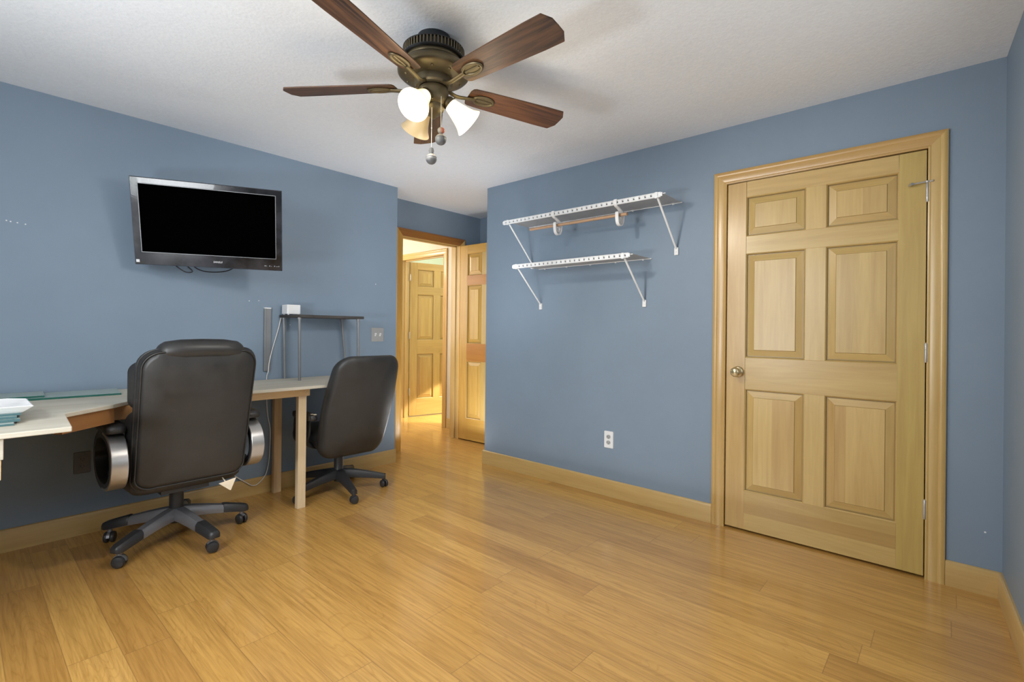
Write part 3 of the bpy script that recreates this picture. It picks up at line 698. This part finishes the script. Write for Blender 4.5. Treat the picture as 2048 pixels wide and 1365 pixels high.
# front cushions of the backrest and the pillow rolled over its top
for z0_, z1_, w in ((.52, .76, .258), (.77, 1.0, .262)):
    b = MB(); slab(b, rrect(w, w+.006, z0_, z1_, (.05, .05)), [(.96, .03), (1.03, .06), (1.0, .095), (.85, .115), (.4, .125)], yback); b.obj('back_cushion', M['leather'], ch, smooth=60)
b = MB(); R = []
for t in [-1, -.985, -.95, -.85, -.5, 0, .5, .85, .95, .985, 1]:
    x = .185*t; k = max(.25, (1-abs(t)**10*.55)); yc = yback(1.05)+.012+.012*(t*t); zc = 1.060-.010*t*t
    R.append([(x, yc+.068*k*math.cos(a), zc+.050*k*math.sin(a)) for a in [2*PI*i/18 for i in range(18)]])
b.rings(R); b.obj('headrest', M['leather'], ch, smooth=60)
for s in (-1, 1):
    xa = s*.305; b = MB(); R = []
    cy_, cz_ = -.100, .515
    for k in range(41):
        a = 2*PI*k/40; e = 1.0
        ca, sa = math.cos(a), math.sin(a)
        y = cy_+.215*math.copysign(abs(ca)**.85, ca); z = cz_+.140*math.copysign(abs(sa)**.9, sa)
        nx = Vector((0, ca/.20, sa/.125)).normalized(); w = .034
        R.append([(xa-w, y, z), (xa+w, y, z), (xa+w, y-nx.y*.016, z-nx.z*.016), (xa-w, y-nx.y*.016, z-nx.z*.016)])
    b.rings(R[10:31], capa=True, capb=True); arm = b.obj('armrest', M['silver'], ch, bevel=.004)
    b = MB(); b.rings([[(p[0]*1.0, cy_+(p[1]-cy_)*q, cz_+(p[2]-cz_)*q) for p, q in zip(r, (.915, .915, .86, .86))] for r in R+R[:1]]); b.obj('inner_liner', M['plastic'], arm)
    b = MB(); b.rings(R[30:41]+R[1:11]); b.obj('front_loop', M['plastic'], arm, bevel=.004)
    b = MB(); flat = rrect(.040, .042, cy_-.14, cy_+.23, (.03, .04)); flatslab(b, [(x+xa, y) for x, y in flat], [(.8, .652), (1, .659), (1.04, .674), (1.0, .692), (.75, .700)]); b.obj('arm_pad', M['leather'], arm, smooth=60)
    b = MB(); b.box((s*.262, -.08, .415), (.075, .20, .03)); b.obj('arm_bracket', M['plastic'], arm, bevel=.004)
b = MB(); b.add([(.118, -.282, .338), (.205, -.278, .352), (.178, -.282, .290), (.172, -.282, .292), (.160, -.2825, .322)], [(0, 4, 2, 3), (0, 1, 4), (4, 1, 2)]); b.add([(.118, -.281, .338), (.205, -.277, .352), (.178, -.281, .290)], [(0, 1, 2)])
b.tube([(.15, -.22, .36), (.155, -.278, .335)], .003, 6); b.obj('paper_tag', M['paper'], ch, smooth=0)
# --- task chair
tk = empty('office_chair', (1.84, 3.275, 0), math.radians(-3)); tag(tk, 'smaller plain black task chair with worn arm pads near the doorway', 'chair')
A1 = math.radians(-101+3)
for k in range(5):
    a = A1+k*2*PI/5; base_leg(tk, a, .325, .132, .080, .034, .019, M['plastic'], None)
    caster(tk, (.318*math.cos(a), .318*math.sin(a)), a+PI/2+.6*math.sin(k*2.3), .027, (M['plastic'], M['plastic']), .072)
b = MB(); b.lathe([(1e-5, .075), (.030, .075), (.034, .085), (.036, .15), (.032, .16), (.032, .255), (.022, .257), (.022, .33), (1e-5, .33)], None, 24, cap=False); b.obj('gas_column', M['plastic'], tk)
b = MB(); b.box((0, 0, .34), (.17, .26, .03)); b.tube([(.05, .0, .33), (.21, -.03, .31), (.225, -.03, .285)], .008, 8); b.obj('tilt_mechanism', M['plastic'], tk, bevel=.006)
b = MB(); flatslab(b, rrect(.225, .245, -.20, .26, (.06, .09)), [(.6, .355), (.92, .357), (1, .38), (1.03, .42), (1.0, .455), (.9, .475), (.5, .485)]); b.obj('seat', M['leather'], tk, smooth=60)
def yb2(z, x=0):
    t = (z-.30)/.67
    return -.175-.25*t+.06*(x/.26)**2
o2 = [(x+.012, z) for x, z in rrect(.225, .222, .292, .985, (.085, .085), 7)]
o2 = [(x*(1+.10*1.3*math.sin(PI*min(1, max(0, (z-.285)/.69)))), z) for x, z in o2]
b = MB(); slab(b, o2, [(.3, .062), (.75, .060), (.93, .046), (1.0, .018), (1.015, -.008), (1.0, -.030), (.96, -.046), (.88, -.053), (.5, -.060), (.2, -.062)], yb2); b.obj('backrest', M['leather'], tk, smooth=60)
for s in (-1, 1):
    b = MB(); fl = rrect(.026, .030, -.20, .10, (.025, .028)); flatslab(b, [(x+s*.268, y) for x, y in fl], [(.8, .556), (1, .562), (1.04, .578), (1.0, .596), (.7, .604)]); arm = b.obj('arm_pad', M['leather'], tk, smooth=60)
    b = MB(); b.tube(arcpts([(s*.268, -.10, .56), (s*.268, -.11, .48), (s*.27, -.09, .40), (s*.19, -.05, .358)]), .016, 10, flat=(1.5, .8)); b.tube(arcpts([(s*.268, .09, .56), (s*.268, .10, .48), (s*.27, .08, .40), (s*.19, .05, .358)]), .016, 10, flat=(1.5, .8)); b.obj('arm_support', M['plastic'], arm)
    b = MB(); b.lathe([(.010, 0), (.009, .002), (1e-5, .0025)], Matrix.Translation((s*.268, -.16, .6015)), 12, cap=False); b.box((s*.268+.012, -.175, .600), (.02, .02, .004)); b.obj('worn_patch', M['paper'], arm)

# ------------------------------------------------------------------ wire shelves
def wire_shelf(name, zt, yw0, yw1, yf0, yf1, feet, footz, label, hooks=()):
    xf = XA-.305; o = empty(name, (XA, (yw0+yw1)/2, zt)); tag(o, label, 'wire shelf', None)
    I = Matrix.Translation((-XA, -(yw0+yw1)/2, -zt))
    def part(b, nm, mat, parent=o, **k):
        bmesh.ops.transform(b.bm, matrix=I, verts=b.bm.verts); return b.obj(nm, mat, parent, **k)
    b = MB(); n = int((yw1-yw0)/.0095)
    for i in range(n+1):
        y = yf0+.004+(yf1-yf0-.008)*i/n
        b.tube([(XA-.006, y, zt+.003), (xf, y, zt+.003)], .0024, 5)
    part(b, 'deck', M['wiredeck'])
    b = MB(); b.tube([(XA-.008, yw0, zt), (XA-.008, yw1, zt)], .0033, 8); part(b, 'rear_rod', M['wire'])
    b = MB(); b.tube([(xf, yf0, zt), (xf, yf1, zt)], .0054, 8); b.tube([(xf-.002, yf0, zt-.0225), (xf-.002, yf1, zt-.0225)], .0054, 8)
    b.tube([(xf+.006, yf0-.026, zt-.006), (xf+.006, yf1, zt-.006)], .0028, 8)
    m = int((yf1-yf0)/.0381)
    for i in range(m+1):
        y = yf0+.004+(yf1-yf0-.008)*i/m; b.b2((xf-.004, y-.0135, zt-.0225), (xf-.0012, y+.0135, zt))
    part(b, 'front_lip', M['wire'])
    for y in feet:
        b = MB(); b.tube([(xf+.004, y, zt-.012), (XA-.010, y, footz+.012)], .0068, 10, flat=(1, .8)); b.b2((xf-.0085, y-.009, zt-.031), (xf+.004, y+.009, zt+.0055))
        br = part(b, 'support_bracket', M['wire'], bevel=.001)
        b = MB(); b.b2((XA-.013, y-.013, footz-.027), (XA, y+.013, footz+.021)); b.tube([(XA-.015, y, footz-.008), (XA-.012, y, footz-.008)], .005, 10, mat=M['steel']); part(b, 'foot_clip', M['white'], br, bevel=.002)
    ny = 5
    for i in range(ny):
        y = yw0+.06+(yw1-yw0-.12)*i/(ny-1); b = MB(); b.b2((XA-.014, y-.006, zt-.008), (XA, y+.006, zt+.012)); part(b, 'wall_clip', M['wire'], bevel=.002)
    for y in hooks:
        b = MB(); xr, zr = xf+.052, 1.917
        P = [(xf-.006, zt+.008), (xf-.009, zt-.012), (xf+.004, zt-.032), (xf+.022, zt-.050), (xr-.004, zr+.016+.004)]
        # strap from the lip down behind the rod, round under it and up in front
        P2 = [(xf-.007, zt+.007), (xf-.009, zt-.018), (xf+.006, zt-.033), (xf+.032, zt-.040), (xr+.034, zr+.014), (xr+.038, zr-.020), (xr+.026, zr-.054), (xr, zr-.066), (xr-.026, zr-.054), (xr-.036, zr-.022), (xr-.036, zr+.012), (xr-.028, zr+.014)]
        pts = arcpts([(p[0], 0, p[1]) for p in P2]); R = []
        for i, p in enumerate(pts):
            t = (pts[min(i+1, len(pts)-1)]-pts[max(i-1, 0)]).normalized(); nn = Vector((t.z, 0, -t.x)); w = .011
            R.append([tuple(p+nn*.0035*e+Vector((0, y+w*f, 0))) for e, f in ((-1, -1), (1, -1), (1, 1), (-1, 1))])
        b.rings(R)
        pts = arcpts([(xr+.018, 0, zr-.012), (xr+.018, 0, zr-.032), (xr, 0, zr-.046), (xr-.018, 0, zr-.032), (xr-.018, 0, zr-.012)]); R = []
        for i, p in enumerate(pts):
            t = (pts[min(i+1, len(pts)-1)]-pts[max(i-1, 0)]).normalized(); nn = Vector((t.z, 0, -t.x))
            R.append([tuple(p+nn*.003*e+Vector((0, y+.008*f, 0))) for e, f in ((-1, -1), (1, -1), (1, 1), (-1, 1))])
        b.rings(R); b.b2((xr-.020, y-.008, zr-.017), (xr+.020, y+.008, zr-.011))
        part(b, 'rod_hook', M['white'], smooth=40)
    return o
wire_shelf('wire_shelf', 2.000, 1.283, 2.552, 1.290, 2.556, (1.318, 2.515), 1.692, 'longer white wire shelf with hooks, higher of the two on the blue wall', (2.085, 1.592))
wire_shelf('wire_shelf', 1.657, 1.489, 2.447, 1.498, 2.455, (1.537, 2.424), 1.362, 'shorter white wire shelf, lower of the two on the blue wall')
b = MB(); xr = XA-.305+.052; b.tube([(xr, 1.545, 1.919), (xr, 2.34, 1.919)], .0102, 16); b.tube([(xr, 1.540, 1.919), (xr, 1.547, 1.919)], .0107, 16, mat=M['dark'])
o = b.obj('closet_rod', M['wooden_rod']); tag(o, 'brown wooden closet rod held in the white hooks of the higher shelf', 'closet rod')

# ------------------------------------------------------------------ ceiling fan
FX, FY = 1.345, 1.650
fan = empty('ceiling_fan', (FX, FY, ZC)); tag(fan, 'five-blade walnut and bronze ceiling fan with three glass lamps', 'ceiling fan')
def fz(z): return z-ZC
def fpart(b, nm, mat, parent=fan, **k):
    bmesh.ops.transform(b.bm, matrix=Matrix.Translation((0, 0, -ZC)), verts=b.bm.verts); return b.obj(nm, mat, parent, **k)
b = MB(); b.lathe([(1e-5, ZC), (.070, ZC), (.071, ZC-.012), (.068, ZC-.030), (.064, ZC-.040), (.066, ZC-.055), (.075, 2.345)], None, 40, cap=False); fpart(b, 'canopy', M['black_metal'])
b = MB(); b.lathe([(.06, 2.360), (.100, 2.360), (.124, 2.357), (.130, 2.354), (.130, 2.350), (.123, 2.349), (.123, 2.322), (.130, 2.321), (.131, 2.316), (.127, 2.312), (.112, 2.314)], None, 64, cap=False, mat=M['black_metal'])
for k in range(56):
    a = 2*PI*k/56; T = Matrix.Rotation(a, 4, 'Z') @ Matrix.Translation((.1265, 0, 2.3355))
    b.box((0, 0, 0), (.006, .0065, .029), T, mat=M['bronze_dark'])
fpart(b, 'vent_ring', None, smooth=30)
b = MB(); b.lathe([(.112, 2.320), (.116, 2.308), (.113, 2.302), (.122, 2.297), (.134, 2.288), (.146, 2.275), (.151, 2.262), (.150, 2.252), (.142, 2.244), (.128, 2.238), (.110, 2.234), (.088, 2.232), (1e-5, 2.232)], None, 64, cap=False)
for k in range(10):
    a = 2*PI*k/10+.2; b.ball((.118*math.cos(a), .118*math.sin(a), 2.236), .006, 6)
fpart(b, 'motor_housing', M['bronze'], smooth=50)
b = MB(); b.lathe([(.080, 2.232), (.080, 2.205), (.074, 2.198), (.060, 2.196)], None, 48, cap=False); fpart(b, 'flywheel', M['bronze_dark'], smooth=40)
b = MB(); b.lathe([(.050, 2.200), (.060, 2.192), (.064, 2.178), (.062, 2.150), (.058, 2.138), (.050, 2.128), (.044, 2.122), (.046, 2.108), (.040, 2.094), (.026, 2.082), (.014, 2.076), (.010, 2.068), (1e-5, 2.064)], None, 40, cap=False); fpart(b, 'switch_housing', M['bronze'], smooth=50)
ZB = 2.200
for k in range(5):
    a = math.radians(-90.1+72*k)
    Tb = Matrix.Rotation(a, 4, 'Z') @ Matrix.Translation((0, 0, ZB)) @ Matrix.Rotation(math.radians(-12), 4, 'X')
    # +Y local is the anticlockwise side; it dips
    up = [(.180, -.056), (.168, -.050), (.162, -.034), (.162, .034), (.168, .050), (.180, .056), (.24, .060), (.40, .066), (.55, .071), (.632, .071), (.655, .034), (.656, 0), (.655, -.034), (.632, -.071), (.55, -.071), (.40, -.066), (.24, -.060)]
    b = MB(); v = random.uniform(.9, 1.15); tt = [(v, v*.96, v*.95), (v*1.3, v*1.12, v*.95)][1 if k == 1 else 0]
    b.prism(up, .0055, Tb, 0, tint=tt); bl = fpart(b, 'blade', M['walnut'], smooth=0, bevel=.0015)
    b = MB()
    def tp(p): return tuple(Tb @ Vector(p))
    ov = []; c0, c1 = .232, .298
    for i in range(28):
        q = 2*PI*i/28; ov.append(tp((.237+.048*math.cos(q), .026*math.sin(q), -.004)))
    b.tube(ov, .0068, 8, closed=True, flat=(1, .8))
    b.tube([tp((.200, 0, -.003)), tp((.275, 0, -.003))], .0055, 8)
    b.rings([[tp((.237+.046*math.cos(2*PI*i/28)*s, .024*math.sin(2*PI*i/28)*s, z)) for i in range(28)] for s, z in ((1, -.001), (1, -.003))])
    R0 = Matrix.Rotation(a, 4, 'Z'); A = R0 @ Vector((.066, 0, 2.200)); B = R0 @ Vector((.105, 0, 2.187)); Cc = R0 @ Vector((.150, 0, 2.190)); E = Tb @ Vector((.195, 0, -.005))
    b.tube(arcpts([A, B, Cc, E]), .0085, 8, flat=(1.3, .8))
    fpart(b, 'blade_iron', M['bronze'], bl, smooth=50)
# lamps
SH = [(.024, 0), (.026, -.006), (.030, -.020), (.037, -.050), (.045, -.080), (.054, -.104), (.064, -.120), (.066, -.124), (.0625, -.122), (.052, -.103), (.042, -.076), (.034, -.046), (.027, -.018), (.022, -.008)]
lamps = []
for k, az in enumerate((-160, -38, 82)):
    a = math.radians(az); Td = Matrix.Rotation(a, 4, 'Z') @ Matrix.Translation((.052, 0, 2.150)) @ Matrix.Rotation(math.radians(-48), 4, 'Y')
    b = MB(); b.tube([tuple(Matrix.Rotation(a, 4, 'Z') @ Vector((.030, 0, 2.165))), tuple(Td @ Vector((0, 0, -.01)))], .016, 12)
    b.lathe([(1e-5, .004), (.020, .002), (.028, -.008), (.029, -.026), (.027, -.030)], Td, 24, cap=False)
    for q in range(3): b.tube([tuple(Td @ Vector((.027*math.cos(q*2.1), .027*math.sin(q*2.1), -.02))), tuple(Td @ Vector((.036*math.cos(q*2.1), .036*math.sin(q*2.1), -.02)))], .003, 6)
    lk = fpart(b, 'lamp_socket', M['bronze'], smooth=40)
    b = MB(); b.lathe(SH, Td @ Matrix.Translation((0, 0, -.012)), 36, cap=False)
    sh = fpart(b, 'lamp_shade', M['lit'] if k < 2 else M['frost'], lk, smooth=50)
    b = MB(); b.lathe([(1e-5, -.03), (.012, -.032), (.014, -.045), (.022, -.065), (.0255, -.082), (.020, -.100), (1e-5, -.108)], Td, 20, cap=False)
    fpart(b, 'bulb', M['lit'] if k < 2 else M['white'], lk, smooth=50)
    lamps.append((Vector((FX, FY, 0))+(Td @ Vector((0, 0, -.150))), Vector((FX, FY, 0))+(Td @ Vector((0, 0, -1.2)))+Vector((0, 0, -.5))))
# pull chains (offsets from the fan centre)
for (dx, dy, zt_, zb, kind) in ((-.006, -.058, 2.185, 2.012, 0), (-.030, -.027, 2.13, 1.93, 1)):
    b = MB(); b.tube([(dx, dy, zt_), (dx, dy, zb)], .0013, 6); b.ball((dx, dy, (zt_*.4+zb*.6)), .003, 6)
    c_ = fpart(b, 'pull_chain', M['cord'], smooth=40)
    b = MB()
    if kind == 0:
        Tq = Matrix.Translation((dx, dy, zb-.014)) @ Matrix.Rotation(math.radians(60), 4, 'Y') @ Matrix.Rotation(.7, 4, 'X')
        b.ball((dx, dy, zb-.013), .014, 10, mat=M['stonelight']); b.ball((dx+.002, dy-.004, zb-.013), .0128, 10, mat=M['coral'])
    else: b.lathe([(1e-5, .014), (.008, .012), (.011, 0), (.008, -.012), (1e-5, -.014)], Matrix.Translation((dx, dy, zb-.016)), 14, cap=False, mat=M['stone'])
    fpart(b, 'bead', None, c_, smooth=50)
    b = MB(); r = .0235 if kind == 0 else .0225; zc = zb-.027-r
    pr = [(max(r*math.sin(PI*i/20), 1e-5), zc-r*math.cos(PI*i/20)) for i in range(21)]
    b.lathe(pr[:14], Matrix.Translation((dx, dy, 0)), 28, mat=M['stone'], cap=False); b.lathe(pr[13:], Matrix.Translation((dx, dy, 0)), 28, mat=M['stonelight'], cap=False)
    b.lathe([(r*.985, zc+r*.28), (r*1.0, zc+r*.34), (r*.90, zc+r*.40)], Matrix.Translation((dx, dy, 0)), 28, mat=M['stone'], cap=False)
    fpart(b, 'ball_pull', None, c_, smooth=60)

# ------------------------------------------------------------------ light
def light(name, typ, loc, energy, color=(1, 1, 1), target=None, size=None, size_y=None, spot=None, r=None):
    l = D.lights.new(name, typ); l.energy = energy; l.color = color
    if typ == 'AREA':
        l.shape = 'RECTANGLE'; l.size = size; l.size_y = size_y or size
    if r is not None: l.shadow_soft_size = r
    if spot: l.spot_size = spot; l.spot_blend = .25
    o = D.objects.new(name, l); COL.objects.link(o); o.location = loc
    if target is not None: o.rotation_euler = (Vector(target)-Vector(loc)).to_track_quat('-Z', 'Y').to_euler()
    return o
light('daylight_west', 'AREA', (WX+.02, 1.60, 1.75), 30, (.93, .97, 1), (3, 2.2, 1.2), 1.2, .5)
light('daylight_west_low', 'AREA', (WX+.02, 1.69, .97), 24, (.93, .97, 1), (3, 1.75, 1.45), .5, .22)
sw = ROT_S @ Vector((1.45, .02, 1.48))
light('daylight_south', 'AREA', sw, 8.5, (.93, .97, 1), (1.75, 3.5, .8), 1.3, 1.2)
for p, q in lamps[:2]:
    light('fan_bulb', 'SPOT', p, 33, (1, .95, .88), q, spot=math.radians(150), r=.05).data.spot_blend = .6
    light('bulb_glow', 'POINT', p, 3.5, (1, .88, .68), r=.04)
light('upward_fill', 'AREA', (1.8, 1.65, .16), 6.5, (.90, .96, 1), (1.8, 1.65, 3), 2.4, 2.3)
light('alcove_fill', 'AREA', (2.3, 2.5, 1.45), 3.6, (.95, .98, 1), (3.15, 3.8, 2.0), .5, .5)
light('alcove_up_fill', 'AREA', (3.12, 3.46, .1), 8, (.95, .98, 1), (3.13, 3.46, 3), .5, .5)  # added unseen lamp near the floor, brightens the alcove and its ceiling
light('north_wall_fill', 'SPOT', (1.52, 1.45, 1.93), 34, (1, .97, .93), (1.85, 3.63, 1.25), spot=math.radians(95), r=.10).data.spot_blend = .8  # added spot without a fixture, brightens the north wall from beside the fan
light('hall_light', 'POINT', (3.0, 5.6, 2.1), 34, (1, .91, .76), r=.12)
light('hall_daylight', 'AREA', (2.45, 5.0, 1.3), 22, (1, .95, .86), (3.9, 5.0, 1.1), 1.2, 1.6)
light('far_room_light', 'POINT', (5.3, 5.0, 2.0), 85, (1, .95, .85), r=.2)
light('far_room_sun', 'SPOT', (5.7, 4.1, 1.5), 700, (1, .88, .65), (4.30, 5.20, -.36), spot=math.radians(30), r=.02)

w = D.worlds.new('world'); bpy.context.scene.world = w; w.use_nodes = True
nt = w.node_tree; bg = nt.nodes['Background']; sk = nt.nodes.new('ShaderNodeTexSky'); sk.sky_type = 'HOSEK_WILKIE'
nt.links.new(sk.outputs[0], bg.inputs[0]); bg.inputs[1].default_value = .25

# ------------------------------------------------------------------ camera
f, pit, rol, yaw, sy = 987.524, -.0017853, .0109144, .8467625, -23.806
F = Vector((math.sin(yaw)*math.cos(pit), math.cos(yaw)*math.cos(pit), -math.sin(pit))); R = Vector((math.cos(yaw), -math.sin(yaw), 0)); U = R.cross(F)
R2 = R*math.cos(rol)+U*math.sin(rol); U2c = -R*math.sin(rol)+U*math.cos(rol)
cam = D.cameras.new('camera'); cam.sensor_fit = 'HORIZONTAL'; cam.sensor_width = 36; cam.lens = f*36/2048; cam.shift_y = sy/2048; cam.clip_start = .02
co = D.objects.new('camera', cam); COL.objects.link(co)
co.matrix_world = Matrix(((R2.x, U2c.x, -F.x, 0), (R2.y, U2c.y, -F.y, 0), (R2.z, U2c.z, -F.z, 1.17), (0, 0, 0, 1)))
sc = bpy.context.scene; sc.camera = co
sc.view_settings.view_transform = 'Standard'; sc.view_settings.look = 'None'; sc.view_settings.exposure = 0.
sc.cycles.max_bounces = 7; sc.cycles.diffuse_bounces = 4; sc.cycles.glossy_bounces = 3; sc.cycles.use_adaptive_sampling = True; sc.cycles.adaptive_threshold = .05; sc.cycles.adaptive_min_samples = 16; sc.cycles.sample_clamp_indirect = 6.
